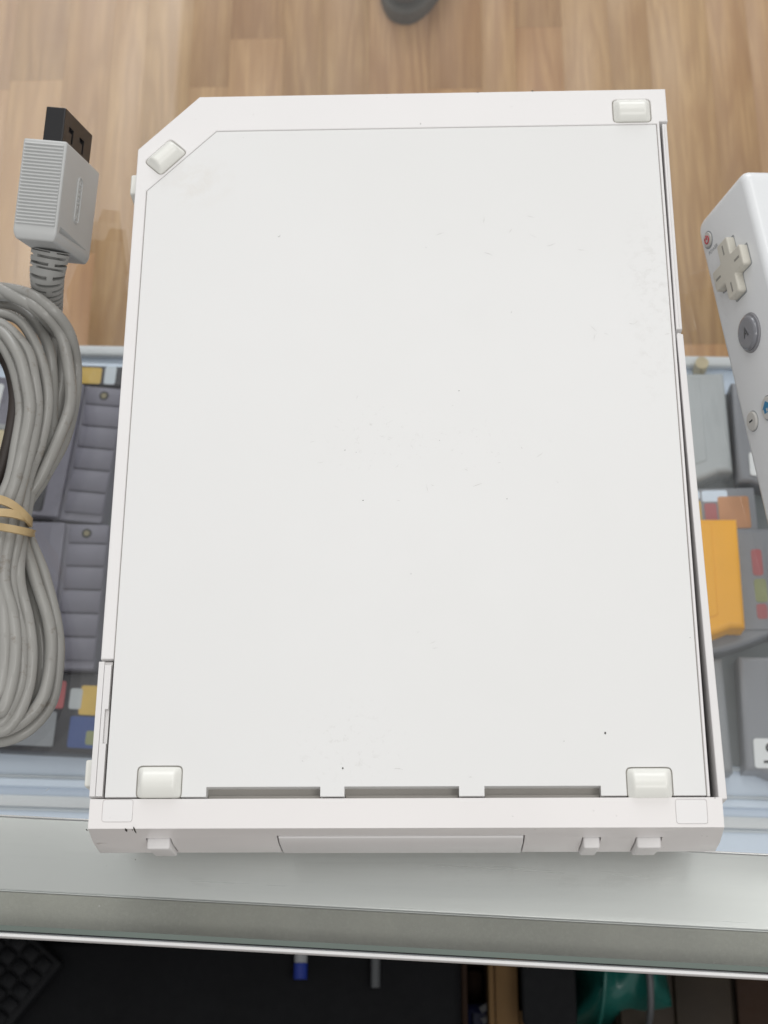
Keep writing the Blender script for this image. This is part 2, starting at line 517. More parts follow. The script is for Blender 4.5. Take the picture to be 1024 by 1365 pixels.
# aluminium rail with speckled strip and bright lip (below the pane)
AZ = -6.4
def bar(name, y0, y1, z0, z1, mat, bev=.3, xa=-620, xb=620):
    return box(name, xa, xb, y0, y1, z0, z1, bev, mat, counter)
bar('frame_rail', YF + 11.3, YF + 31.5, AZ - 22, AZ, M['alu'], .5)
bar('rail_edge', YF + 31.55, YF + 32.0, AZ - 20, AZ + .15, M['alulip'], .15)
bar('grip_strip', YF + 1.2, YF + 10.9, AZ - 3, AZ + .1, M['felt'], .5)
bar('strip_lip', YF + 10.95, YF + 11.25, AZ - 3, AZ + .1, M['alu'], .1)
bar('edge_channel', YF + .4, YF + 1.1, AZ - 22, AZ + .05, M['raildark'], .1)
bar('edge_lip', YF - 1.45, YF - .5, -9.0, -2.2, M['lip'], .25)
bar('lower_panel', 60, 68, FZ, -440, M['mat'], .5)
# shelf and its rails, far below
SZ = -420
SHM = Matrix.Rotation(math.radians(1.13), 4, 'Z')
def sbar(name, y0, y1, z0, z1, mat, bev=1): return box(name, -620, 620, y0, y1, z0, z1, bev, mat, counter, SHM)
sbar('shelf', -64, 259, SZ - 12, SZ, M['shelf'], 1.5)
sbar('added_shade_sheet', 6.5, 236, SZ + .1, SZ + .9, M['shade_sheet'], .2)  # added grey sheet that darkens the gaps between the cartridges
sbar('shelf_rear_rail', 252.5, 259.5, SZ + .3, SZ + 6, M['rail'], 1.5)
for yy, wd_, hh, mm in ((4.5, 1.2, 1.6, 'raildark'), (-11.5, 1.0, 3, 'raildark'), (-15, 2.2, 4.5, 'shelf'), (-25, 3.2, 2.2, 'rail'), (-29.5, .9, 1.2, 'raildark'), (-52, 1.5, 3, 'rail')):
    sbar('shelf_track', yy - wd_, yy + wd_, SZ + .2, SZ + hh, M[mm], .5)
for sx in (-612, 604):
    box('side_panel', sx, sx + 8, YF + 12, 510, FZ, AZ - 1, .5, M['raildark'], counter)
box('rear_rail', -600, 600, 496, 510, -30, AZ - 1, 1, M['alu'], counter)

# ------------------------------------------------------------------ game console
con = thing('game_console', 'white game console lying flat on the glass counter, four pearly feet facing up', 'game console')
def off(pts, d):     # crude outward offset of convex-ish polygon about its centroid direction, by edge normals
    N = len(pts); out = []
    for i in range(N):
        p = Vector(pts[i]); a = Vector(pts[i - 1]); b = Vector(pts[(i + 1) % N])
        e1 = (p - a).normalized(); e2 = (b - p).normalized()
        n1 = Vector((e1.y, -e1.x)); n2 = Vector((e2.y, -e2.x))
        k = (n1 + n2); k = k / max(k.length_squared / 2, .3)
        out.append(tuple(p + k * d))
    return out
TOP = 44.0
# body (ccw outlines)
body_out = [(-78.5, 90.7), (-78.5, -65.5), (-75.3, -65.5), (-75.3, -101.4), (75.75, -101.4), (75.75, 97.6), (78.25, 97.6), (78.25, 109.1), (-61.0, 109.1)]
panel_poly = [(-74.95, 76.2), (-74.95, -101.25), (74.75, -101.25), (74.75, 96.55), (-55.3, 96.55)]
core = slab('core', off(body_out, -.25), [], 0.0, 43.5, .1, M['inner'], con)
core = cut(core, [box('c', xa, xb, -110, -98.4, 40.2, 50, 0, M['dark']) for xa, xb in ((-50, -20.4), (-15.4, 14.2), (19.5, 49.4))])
FEET = [((67.9, 101.5), 0, 10.8, 7.6), ((-70.1, 87.9), math.radians(47), 10.4, 6.7), ((-61.4, -97.55), 0, 11.0, 7.9), ((61.0, -98.2), 0, 11.0, 7.6)]
def foot_outline(c, a, l, wd, g):
    q = rect(-l / 2 - g, -wd / 2 - g, l / 2 + g, wd / 2 + g, 1.2 + g, 5)
    ca, sa = math.cos(a), math.sin(a)
    return [(c[0] + p[0] * ca - p[1] * sa, c[1] + p[0] * sa + p[1] * ca) for p in q]
pg = off(panel_poly, .17)
rim_in = [pg[0], (pg[1][0], -101.8), (pg[2][0], -101.8), pg[3], pg[4]]
# the rim is a frame round the panel, open towards the bezel
rim = [(-78.5, 90.7), (-78.5, -65.5), (-75.17, -65.5), (-75.17, 76.3), (-55.4, 96.8), (75.0, 96.8), (75.0, -101.4), (75.75, -101.4), (75.75, 97.6), (78.25, 97.6), (78.25, 109.1), (-61.0, 109.1)]
slab('rim', rim, [foot_outline(*FEET[0], .3), foot_outline(*FEET[1], .3)], 38.0, TOP, .28, M['rim'], con)
pan = slab('side_panel', panel_poly, [], 38.0, TOP - .05, .16, M['white'], con)
pan_cut = []
for (xa, xb) in ((-49.5, -20.9), (-14.9, 13.7), (20.0, 48.9)):
    pan_cut.append(box('c', xa, xb, -104, -98.75, 30.0, 50, 0, M['dark']))
for i in (2, 3):
    c = slab('c', foot_outline(*FEET[i], .3), [], 30, 50, 0.001, M['dark'])
    pan_cut.append(c)
pan = cut(pan, pan_cut, 0)
# outer side skin so that the body reads white from the side
slab('shell', body_out, [off(body_out, -2.2)], .4, 38.0, .25, M['rim'], con)
# floor of the vent slots with a fine inner ledge
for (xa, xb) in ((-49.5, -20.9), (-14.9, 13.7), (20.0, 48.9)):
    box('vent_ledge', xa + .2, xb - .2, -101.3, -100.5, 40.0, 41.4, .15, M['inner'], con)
# the feet
def foot(c, a, l, wd):
    nx, ny = 30, 20; V = []; Fc = []
    for j in range(ny + 1):
        for i in range(nx + 1):
            tx = -1 + 2 * i / nx; ty = -1 + 2 * j / ny
            # denser towards the edges, superelliptic footprint
            tx = math.copysign(1 - (1 - abs(tx)) ** 1.5, tx); ty = math.copysign(1 - (1 - abs(ty)) ** 1.5, ty)
            k = (1 - .07 * (abs(tx) ** 6) * (abs(ty) ** 6))
            px = tx * l / 2 * k; py = ty * wd / 2 * k
            ex = max(0, 1 - abs(tx)) * l / 2
            endf = min(1, ex / 1.5); endf = endf * endf * (3 - 2 * endf) * .45 + .55 * endf
            h = 2.5 * (1 - abs(ty) ** 2.0) ** .85 * endf
            V.append((px, py, TOP - .1 + h + .25 * (1 - max(abs(tx), abs(ty)) ** 14)))
    W1 = nx + 1
    for j in range(ny):
        for i in range(nx): Fc.append((j * W1 + i, j * W1 + i + 1, (j + 1) * W1 + i + 1, (j + 1) * W1 + i))
    ring = [i for i in range(W1)] + [j * W1 + nx for j in range(1, ny + 1)] + [ny * W1 + i for i in range(nx - 1, -1, -1)] + [j * W1 for j in range(ny - 1, 0, -1)]
    b0 = len(V)
    for r in ring: V.append((V[r][0], V[r][1], TOP - 2.6))
    for k in range(len(ring)):
        l2 = (k + 1) % len(ring); Fc.append((ring[l2], ring[k], b0 + k, b0 + l2))
    mw = Matrix.Translation((c[0] * S, c[1] * S, 0)) @ Matrix.Rotation(a, 4, 'Z')
    return mesh('rubber_foot', V, Fc, M['foot'], con, 60, mw)
for f in FEET: foot(*f)
# bezel across the front, prow shaped, with pockets
prof = [(-101.75, 44.15, 78.55), (-109.1, 44.15, 78.55), (-111.3, 34.5, 79.0), (-112.0, 24, 79.5), (-109.4, 12, 79.0), (-106, 1.5, 77.5), (-101.75, .6, 77.5)]
V = []; n = len(prof)
for sgn in (-1, 1):
    for (py, pz, hw) in prof: V.append((sgn * hw + (.0), py, pz))
Fc = [tuple(range(n)), tuple(reversed(range(n, 2 * n)))]
for i in range(n):
    j = (i + 1) % n; Fc.append((j, i, n + i, n + j))
bez = mesh('bezel', V, Fc, M['bezel'], con, 0)
BTN = [(-64.9, -59.1), (44.6, 48.7), (57.9, 63.9)]
cs = [box('c', a - .3, b + .35, -130, -107.5, 24.6, 38.0, 0, M['dark']) for a, b in BTN]
cs.append(box('c', -32.0, 30.0, -130, -108.0, 8, 39.45, 0, M['dark']))
STK = [(-75.2, -67.7, -108.3 + .9, -101.95), (67.0, 74.6, -108.2, -102.3)]
for a, b, c0, d in STK: cs.append(slab('c', rect(a - .12, c0 - .12, b + .12, d + .12, .8), [], 43.9, 46, .001, M['dark']))
bez = cut(bez, cs, .45, 3)
for a, b, c0, d in STK: slab('screw_cover', rect(a, c0, b, d, .75), [], 43.5, 44.17, .08, M['rim'], con)
# door that follows the prow
dv = []
dp = [(-108.6, 38.5), (-110.55, 38.5), (-111.5, 34.3), (-112.2, 24), (-110.0, 13.4), (-108.9, 8.3), (-108.2, 8.3)]
for xx in (-31.7, 29.7):
    for q in dp: dv.append((xx, q[0], q[1]))
n = len(dp); df = [tuple(range(n)), tuple(reversed(range(n, 2 * n)))] + [((i + 1) % n, i, n + i, n + (i + 1) % n) for i in range(n)]
door = mesh('card_slot_door', dv, df, M['cover'], con, 0)
cut(door, [], .4, 3)
for a, b in BTN:
    bw = box('front_button', a, b, -113.1, -107.6, 25.0, 37.4, .55, M['cover'], con, seg=3)
# covers on the right hand side
slab('port_cover', [(76.15, 28.7), (77.85, 28.7), (77.95, 96.9), (76.6, 96.9)], [], 5, 43.7, .25, M['cover'], con)
slab('port_cover', [(76.5, 27.6), (76.15, 26.9), (77.35, -70), (77.75, -102.1), (79.9, -102.1), (79.1, -55), (77.95, 27.0)], [], 5, 43.8, .25, M['cover'], con)
box('cover_gap_shade', 75.85, 76.5, -100, 96, 4, 37, .1, M['dark'], con)  # dark strip put in for the shade in the gap behind the covers
# ridges along the right covers
slab('cover_rib', [(77.0, 29.5), (77.2, 29.5), (77.35, 96), (77.15, 96)], [], 43.6, 43.95, .05, M['cover'], con)
# flap on the left, with its finger notch
mc = slab('memory_cover', rect(-79.0, -101.1, -75.55, -65.95), [], 3, 42.6, .15, M['cover'], con)
slab('cover_strip', [(-77.35, -101.0), (-75.6, -101.0), (-75.6, -87.6), (-76.5, -87.6), (-76.5, -78.7), (-75.6, -78.7), (-75.6, -67.0), (-77.35, -67.0)], [], 42.5, 43.9, .12, M['cover'], con)
slab('cover_strip', [(-78.95, -101.0), (-77.48, -101.0), (-77.48, -66.1), (-78.95, -66.1)], [], 42.5, 43.75, .12, M['cover'], con)
slab('finger_notch', rect(-76.45, -87.5, -75.6, -78.8), [], 42.55, 42.75, .02, M['cover'], con)
for ya, yb, x in ((77.3, 84.0, -80.7), (-98.0, -91.1, -81.1)):
    box('side_foot', x, -78.0, ya, yb, 8, 41, .55, M['foot'], con, seg=3)
# tiny marks of wear
def marks(name, specs, mat, z=None):
    V = []; Fc = []
    for (pts, fz) in specs:
        b = len(V)
        for p in pts: V.append((p[0], p[1], fz(p)))
        Fc.append(tuple(range(b, b + len(pts))))
    return mesh(name, V, Fc, mat, con, 0)
def facet_z(p): return 44.15 - (-109.1 - p[1]) / 2.5 * 9.65 + .12
def blob(cx, cy, rx, ry, n=9):
    return [(cx + rx * math.cos(6.283 * k / n) * random.uniform(.6, 1.2), cy + ry * math.sin(6.283 * k / n) * random.uniform(.6, 1.2)) for k in range(n)]
sp = []
for (u, v, rx, ry) in ((171, 1103, .35, .3), (182, 1108, .22, .5), (179, 1105, .12, .12), (165, 1134, .12, .1), (119, 1103, .25, .15)):
    q = at(u, v, 41); cy = min(q.y, -109.3); sp.append((blob(q.x, cy, rx, ry), facet_z))
top_z = lambda p: TOP + .02
for (u, v, rx, ry) in ((807, 977, .28, .35), (752, 988, .12, .12), (710, 121, .35, .25), (637, 123, .25, .2), (612, 521, .2, .12), (682, 416, .12, .12), (460, 600, .15, .1),
                       (475, 603, .1, .08), (676, 665, .16, .1), (548, 765, .14, .08), (457, 1024, .22, .25), (586, 587, .12, .08), (568, 330, .1, .08), (484, 667, .2, .12), (920, 850, .1, .1)):
    q = at(u, v, TOP); sp.append((blob(q.x, q.y, rx, ry), top_z))
tag(marks('scuff_mark', sp, M['scuff']), kind='stuff')
sp = []
for k in range(7):
    q = at(random.uniform(128, 140), random.uniform(1127, 1134), 36); sp.append((blob(q.x, max(q.y, -111.5), random.uniform(.15, .4), .12), lambda p: facet_z(p) + .1))
tag(marks('paint_chip', sp, M['chip']), kind='stuff')
# faint hairline scratches
V = []; Fc = []
for k in range(46):
    cx, cy = random.choice([(-12, 0), (-4, -18), (25, -10), (-20, -96), (60, 30), (0, -60), (-25, -104), (30, 60)])
    p = Vector((random.gauss(cx, 14), random.gauss(cy, 5), 0))
    if p.y < -97 or p.y > 95 or abs(p.x) > 73: continue
    a = random.gauss(.2, .6); L = random.uniform(.5, 2.6); bend = random.uniform(-.4, .4)
    wd = random.uniform(.02, .05); nn = 6; b = len(V)
    for i in range(nn + 1):
        t = i / nn; aa = a + bend * t
        q = p + Vector((math.cos(aa), math.sin(aa), 0)) * L * t; nrm = Vector((-math.sin(aa), math.cos(aa), 0)) * wd * math.sin(math.pi * max(.1, min(.9, t)))
        V += [(q.x - nrm.x, q.y - nrm.y, TOP + .015), (q.x + nrm.x, q.y + nrm.y, TOP + .015)]
    for i in range(nn): Fc.append((b + 2 * i, b + 2 * i + 2, b + 2 * i + 3, b + 2 * i + 1))
M['scratch'] = plastic('grey_scratch', (.52, .50, .48), .5)
tag(mesh('scratch', V, Fc, M['scratch'], con, 0), kind='stuff')

# ------------------------------------------------------------------ AV cable with plug
cab = thing('av_cable', 'coiled grey cable with ribbed plug standing on the glass left of the console', 'cable', (-120, 0, 0))
INV = Matrix.Translation((120 * S, 0, 0))
def cabmesh(name, V, Fc, mat, smooth=40): return mesh(name, V, Fc, mat, cab, smooth, INV)
# coil turns: knots given over the photograph at their own height
def turn(k, upr, lor, zu, zl, zp, px_r, px_l, jit=0):
    """upr: right-hand knots of the upper loop from the pinch up and over; lor: the lower loop"""
    knots = []
    knots.append((px_r, 690, zp))
    knots += [(q[0] + random.gauss(0, .9), q[1] + random.gauss(0, .9), q[2] if len(q) > 2 else zu + random.gauss(0, .5)) for q in upr]
    knots.append((px_l, 690, zp))
    knots += [(u + random.gauss(0, .8), v + random.gauss(0, .8), zl + random.gauss(0, .4)) for u, v in lor]
    return [at(*q) for q in knots]
R0 = 1.76
turns = []
# A: outer group of the upper loop, lying low;  B: inner group, on top
A_up = [[(60, 638), (86, 588), (100, 538), (102, 488), (92, 443, 14), (68, 411, 21), (32, 389, 18), (-20, 384), (-75, 410), (-112, 470), (-112, 560), (-80, 640)],
        [(54, 636), (78, 590), (93, 540), (92, 490), (80, 445, 14), (54, 412, 20), (20, 396, 16), (-25, 396), (-70, 420), (-103, 475), (-104, 560), (-75, 640)],
        [(54, 638), (66, 590), (76, 545), (83, 500), (76, 450), (50, 414, 18), (15, 392, 16), (-25, 378), (-62, 400), (-95, 480), (-95, 560), (-70, 640)],
        [(48, 632), (66, 592), (71, 545), (71, 505), (64, 462), (44, 426), (16, 408), (-22, 408), (-60, 430), (-88, 490), (-88, 560), (-66, 640)]]
B_up = [[(38, 640), (54, 590), (62, 540), (60, 500), (48, 462), (26, 428), (0, 418), (-30, 424), (-56, 450), (-78, 500), (-78, 570), (-60, 640)],
        [(30, 640), (43, 590), (50, 545), (47, 505), (36, 468), (14, 440), (-8, 430), (-34, 440), (-58, 470), (-70, 510), (-70, 570), (-54, 640)],
        [(22, 640), (33, 590), (38, 545), (35, 505), (24, 472), (5, 445), (-15, 440), (-38, 452), (-54, 480), (-62, 520), (-60, 575), (-48, 640)],
        [(12, 640), (22, 595), (27, 548), (24, 508), (14, 476), (-4, 452), (-20, 450), (-40, 468), (-50, 500), (-52, 540), (-50, 590), (-42, 640)]]
C_lo = [[(-80, 760), (-98, 830), (-92, 910), (-60, 970), (-12, 988), (34, 976), (68, 938), (79, 880), (76, 830), (58, 765)],
        [(-74, 760), (-88, 830), (-82, 905), (-52, 955), (-10, 974), (28, 964), (57, 930), (68, 880), (64, 830), (46, 765)],
        [(-68, 760), (-78, 830), (-72, 900), (-44, 962), (-6, 984), (26, 972), (50, 925), (57, 880), (53, 830), (36, 765)],
        [(-60, 760), (-68, 830), (-62, 895), (-36, 950), (-4, 976), (22, 958), (38, 918), (42, 870), (38, 825), (26, 765)],
        [(-54, 760), (-58, 830), (-52, 890), (-30, 945), (-4, 966), (12, 950), (28, 910), (31, 865), (27, 820), (16, 765)],
        [(-48, 760), (-48, 830), (-42, 885), (-24, 935), (-4, 950), (6, 938), (18, 900), (20, 858), (16, 815), (6, 765)],
        [(-42, 760), (-38, 830), (-34, 880), (-20, 920), (-8, 930), (0, 920), (6, 890), (8, 850), (4, 810), (-4, 765)],
        [(-36, 760), (-30, 830), (-26, 870), (-16, 900), (-10, 905), (-6, 900), (-4, 875), (-4, 845), (-6, 805), (-12, 765)]]
spec = [(A_up[0], C_lo[0], 5.0, 4.0, 3.2, 33, -58), (A_up[1], C_lo[1], 9.0, 7.5, 6.5, 26, -50), (A_up[2], C_lo[2], 3.0, 3.0, 3.0, 17, -40), (A_up[3], C_lo[3], 6.5, 11.0, 9.5, 34, -59),
        (B_up[0], C_lo[4], 12.0, 12.0, 13.2, 29, -55), (B_up[1], C_lo[5], 16.0, 14.5, 15.8, 18, -46), (B_up[2], C_lo[6], 18.0, 15.0, 17.0, 5, -34), (B_up[3], C_lo[7], 15.5, 12.5, 17.0, -8, -22)]
V = []; Fc = []
for i, (u_, l_, zu, zl, zp, pr, pl) in enumerate(spec):
    path = smooth_path(turn(i, u_, l_, zu, zl, zp, pr, pl), True, 12)
    tube(path, R0 + random.uniform(-.12, .1), 14, True, V, Fc)
# tail going to the plug, passing under the coil
tail = [at(66, 418, 4.2), at(68, 440, 3.2), at(72, 490, 2.2), at(76, 545, 2.2), at(62, 600, 2.2), at(44, 650, 2.4), at(20, 690, 2.4), at(10, 720, 2.4), at(18, 790, 2.2), at(0, 860, 2.2), at(-30, 880, 2.2)]
tube(smooth_path(tail, False, 12), 2.0, 14, False, V, Fc)
cabmesh('cord', V, Fc, M['cord'], 60)
# inner cord, brown with painted shade, and a pale one inside the upper loop
V = []; Fc = []
pth = [at(-60, 660, 6), at(-64, 560, 8), at(-44, 490, 9), at(-14, 468, 9), at(8, 480, 9), at(20, 520, 9), at(17, 565, 8), at(4, 620, 7), at(-12, 660, 6), at(-20, 700, 7)]
tube(smooth_path(pth, False, 10), 2.1, 12, False, V, Fc)
o = cabmesh('cord', V, Fc, M['cord_shaded'], 60); o['label'] = 'brown inner turn of the cord, shade put into its colour'
V = []; Fc = []
pth = [at(-54, 600, 3), at(-50, 520, 3), at(-34, 474, 5), at(-8, 462, 6), at(18, 472, 6), at(34, 500, 4), at(40, 560, 3), at(20, 640, 3)]
tube(smooth_path(pth, False, 10), 1.9, 12, False, V, Fc)
cabmesh('cord', V, Fc, M['cord'], 60)
# black moulded connector tucked in the loop
V = []; Fc = []
pth = smooth_path([at(-60, 470, 9), at(-30, 452, 9), at(-6, 446, 9), at(10, 448, 9), at(17, 456, 8)], False, 10)
tube(pth, lambda i, a: 3.0 * (1 - .6 * max(0, (i - 30) / 12)) * (1 + .08 * math.sin(i * 1.2)), 14, False, V, Fc)
cabmesh('connector', V, Fc, M['black'], 60)

PR = Matrix(((.9912, .1194, -.0564), (-.1313, .9368, -.3243), (.0141, .3289, .9443)))
PP = Vector((-111.9, 92.9, 47.8))
PT, PW, PL = 13.2, 35.1, 26.3
PM = Matrix.Translation(Vector((120 * S, 0, 0)) + PP * S) @ PR.to_4x4()
# housing: box with a tapering tail
secs = [(0, 0, 0), (-PL - 1.6, 0, 0), (-PL - 3.6, .8, .8)]
V = []
for (yy, dx, dz) in secs:
    V += [(dx, yy, -dz), (PT - dx, yy, -dz), (PT - dx, yy, -PW + dz), (dx, yy, -PW + dz)]
Fc = [(0, 1, 2, 3), (11, 10, 9, 8)]
for s_ in (0, 4):
    for k in range(4):
        l = (k + 1) % 4; Fc.append((s_ + l, s_ + k, s_ + 4 + k, s_ + 4 + l))
h = mesh('plug_housing', V, Fc, M['housing'], cab, 0, PM)
bm = bmesh.new(); bm.from_mesh(h.data); bmesh.ops.recalc_face_normals(bm, faces=bm.faces[:])
bmesh.ops.bevel(bm, geom=bm.edges[:], offset=.65 * S, segments=3, profile=.5, affect='EDGES'); bm.to_mesh(h.data); bm.free()
c1 = mesh('c', [(PT + 1, -PL + 2.3, -3.0), (PT + 1, -PL - 1.3, -2.2), (PT - 1.4, -PL + .6, -3), (PT + 1, -PL + .9, -PW + 5), (PT + 1, -PL - .4, -PW + 5), (PT - .2, -PL + .2, -PW + 5)],
          [(0, 1, 2), (3, 5, 4), (0, 3, 4, 1), (1, 4, 5, 2), (2, 5, 3, 0)], M['dark'], cab, 0, PM)
bm = bmesh.new(); bm.from_mesh(c1.data); bmesh.ops.recalc_face_normals(bm, faces=bm.faces[:]); bm.to_mesh(c1.data); bm.free()
h = cut(h, [c1])
# grip ribs on the narrow side
V = []; Fc = []
nr = 24; pit = (PL - 1.6) / nr
for k in range(nr):
    yc = -1.0 - pit * (k + .5)
    b = len(V); seg = 6
    for xx in (.7, PT - .7):
        for j in range(seg + 1):
            a = math.pi * j / seg
            V.append((xx, yc + math.cos(a) * pit * .36, -.05 + math.sin(a) * .62))
    m_ = seg + 1
    for j in range(seg): Fc.append((b + j, b + j + 1, b + m_ + j + 1, b + m_ + j))
    Fc.append(tuple(b + j for j in reversed(range(m_)))); Fc.append(tuple(b + m_ + j for j in range(m_)))
mesh('grip_ribs', V, Fc, M['housing'], cab, 40, PM)
# black contact shell
sh = box('contact_shell', 4.6, 10.6, -2, 10.8, -31.6, -3.2, .35, M['black'], cab, PM)
cc = []
for zc in (-10.5, -21.5):
    cc.append(box('c', 9.6, 12, 5.0, 6.6, zc - 1.3, zc + 2.4, 0, M['dark'], cab, PM))
    cc.append(box('c', 9.6, 12, 2.2, 6.6, zc - 2.3, zc - .7, 0, M['dark'], cab, PM))
cut(sh, cc)
# embossed oval and word on the wide side
FX = Matrix(((0, 0, 1, PT * S), (1, 0, 0, 0), (0, 1, 0, 0), (0, 0, 0, 1)))
def on_wide(o, y, z, depth=0.0):
    o.matrix_local = PM @ Matrix.Translation((PT * S + depth * S, y * S, z * S)) @ Matrix(((0, 0, 1, 0), (1, 0, 0, 0), (0, 1, 0, 0), (0, 0, 0, 1)))
ov = rect(-7.1, -2.3, 7.1, 2.3, 2.25, 8)
o = slab('logo_oval', ov, [rect(-6.75, -1.95, 6.75, 1.95, 1.9, 8)], -.1, .28, .08, M['housing'], cab); on_wide(o, -13.6, -16.8)
def text(name, s, size, ext, mat, parent):
    cu = bpy.data.curves.new(name, 'FONT'); cu.body = s; cu.size = size * S; cu.extrude = ext * S
    cu.align_x = 'CENTER'; cu.align_y = 'CENTER'; cu.resolution_u = 3
    o = bpy.data.objects.new(name, cu); COL.objects.link(o)
    return bake(o, name, mat, 0, parent)
o = text('logo_lettering', 'Nintendo', 3.1, .24, M['housing'], cab); on_wide(o, -13.6, -16.8)
# strain relief
s0 = PP + PR @ Vector((6.6, -PL - 3.2, -PW * .47)); s1 = at(63, 374, 17); s2 = at(66, 425, 4.5)
pth = smooth_path([s0, s0.lerp(s1, .5) + Vector((0, 0, .5)), s1, s2], False, 60)
acc = [0]
for a_, b_ in zip(pth, pth[1:]): acc.append(acc[-1] + (b_ - a_).length)
rs_ = []; j = 0
for k in range(170):
    d_ = acc[-1] * k / 169
    while j < len(acc) - 2 and acc[j + 1] < d_: j += 1
    rs_.append(pth[j].lerp(pth[j + 1], (d_ - acc[j]) / max(acc[j + 1] - acc[j], 1e-9)))
pth = rs_
NP = len(pth)
def rel_r(i, a):
    t = i / NP; r = 5.9 - 1.9 * t
    per = NP / 13.5; ph = (i % per) / per; idx = int(i / per)
    ad = math.degrees(a) % 360
    if i < 3 or i > NP - 8: return r
    o_ = (idx % 2) * 60
    solid = any(abs(((ad - (c_ + o_)) + 180) % 360 - 180) < 13 for c_ in (0, 120, 240))
    return r - (1.9 if (ph < .33 and not solid) else 0)
V, Fc = tube(pth, rel_r, 72, False)
cabmesh('strain_relief', V, Fc, M['relief'], 40)

# rubber band, three wraps round the coil
V = []; Fc = []
def wrap(vf, cx, rx, cz, rz, wv, tilt, ph=0):
    N = 72; b = len(V)
    for k in range(N):
        a = 2 * math.pi * k / N
        ca, sa = math.cos(a), math.sin(a)
        ex = math.copysign(abs(ca) ** .75, ca); ez = math.copysign(abs(sa) ** .75, sa)
        u = cx + rx * ex; z = cz + rz * ez
        c = at(u, vf(u), max(z, .7))
        tw = tilt * (1 if sa > 0 else -.3)
        for (dw, dr) in ((-1, 0), (1, 0), (1, 1), (-1, 1)):
            nrm = Vector((ex, 0, ez)).normalized()
            V.append(c + Vector((0, dw * wv / 2, 0)) + nrm * (dr * .8 + dw * tw))
    for k in range(N):
        l = (k + 1) % N
        for q in range(4):
            p_ = (q + 1) % 4
            Fc.append((b + k * 4 + q, b + l * 4 + q, b + l * 4 + p_, b + k * 4 + p_))
wrap(lambda u: 666 + .0135 * max(0, u + 8) ** 2 + .0015 * (u - 10), -10, 50, 11.5, 10.8, 2.5, .12)
wrap(lambda u: 684 + .006 * max(0, u) ** 2, -10, 46, 11.5, 11.4, 2.4, -.1)
wrap(lambda u: 703 + .16 * u + .001 * u * u, -8, 51, 11.0, 11.8, 1.9, .35)
band = mesh('rubber_band', V, Fc, M['band'], None, 40)
tag(band, 'tan rubber band wrapped three times round the coiled grey cable', 'rubber band')

# ------------------------------------------------------------------ remote control
psi, phi, pitc, rs = math.radians(8.15), math.radians(15.22), math.radians(3), .9
A = Matrix(((math.sin(phi), 0, -math.cos(phi)), (0, 1, 0), (math.cos(phi), 0, math.sin(phi))))
RQ = Matrix.Rotation(psi, 3, 'Z') @ Matrix.Rotation(pitc, 3, 'X') @ A
rem = thing('remote_control', 'glossy white remote controller on its side right of the console', 'remote control', (89.9, 80.7, 13.6), RQ)
RW, RL, RT = 32.8, 133.0, 27.0
prof = rpoly([(0, -RL), (RW, -RL), (RW, 0), (0, 0)], [5, 5, 4.2, 5.2], 8)
up = slab('upper_shell', prof, [], -11, 0.0, 2.6, M['remote'], rem, 45, res=5)
lo = slab('lower_shell', prof, [], -RT, -11.25, 4.5, M['remote'], rem, 45, res=5)
slab('seam', rpoly([(.5, -RL + .5), (RW - .5, -RL + .5), (RW - .5, -.5), (.5, -.5)], [5, 5, 4, 5], 8), [], -12, -10.5, .01, M['print'], rem)
def disc(name, cx, cy, r, z0, z1, bev, mat, ry=None, n=40):
    pts = [(cx + r * math.cos(6.2832 * k / n), cy + (ry or r) * math.sin(6.2832 * k / n)) for k in range(n)]
    return slab(name, pts, [], z0, z1, bev, mat, rem, 45)
def annulus(name, cx, cy, r, ri, z0, z1, mat, n=40):
    f = lambda q: [(cx + q * math.cos(6.2832 * k / n), cy + q * math.sin(6.2832 * k / n)) for k in range(n)]
    return slab(name, f(r), [f(ri)], z0, z1, .04, mat, rem, 45)
# direction pad
dx, dy = 16.3, -23.9; ar, hw = 9.0, 3.3
cross = [(-hw, -ar), (hw, -ar), (hw, -hw), (ar, -hw), (ar, hw), (hw, hw), (hw, ar), (-hw, ar), (-hw, hw), (-ar, hw), (-ar, -hw), (-hw, -hw)]
cr = rpoly([(dx + a, dy + b) for a, b in cross], [1, 1, .6, 1, 1, .6, 1, 1, .6, 1, 1, .6], 4)
slab('direction_pad', cr, [], -.5, 2.5, .5, M['dpad'], rem, 45)
annulus_pad = slab('pad_recess', rpoly([(dx + a * 1.04 + (.15 if a > 0 else -.15), dy + b * 1.04 + (.15 if b > 0 else -.15)) for a, b in cross], .8, 3), [], -.3, .03, .01, M['print'], rem)
for a, b in ((0, 6), (0, -6), (6, 0), (-6, 0)):
    lx, ly = (.35, 1.5) if a == 0 else (1.5, .35)
    slab('pad_mark', rect(dx + a - lx, dy + b - ly, dx + a + lx, dy + b + ly), [], 2.45, 2.54, .01, M['dpadline'], rem)
# A button
disc('button_well', 16.3, -44.9, 5.9, -.4, .06, .03, M['btnring'])
annulus('button_ring', 16.3, -44.9, 5.7, 5.1, -.2, .5, M['btnring'])
ab = disc('main_button', 16.3, -44.9, 5.1, -.3, 1.6, .8, M['abtn'])
o = text('button_letter', 'A', 4.2, .03, M['ink'], rem); o.matrix_local = Matrix.Translation((16.3 * S, -44.9 * S, 1.68 * S)); o.data.materials[0] = M['steel']
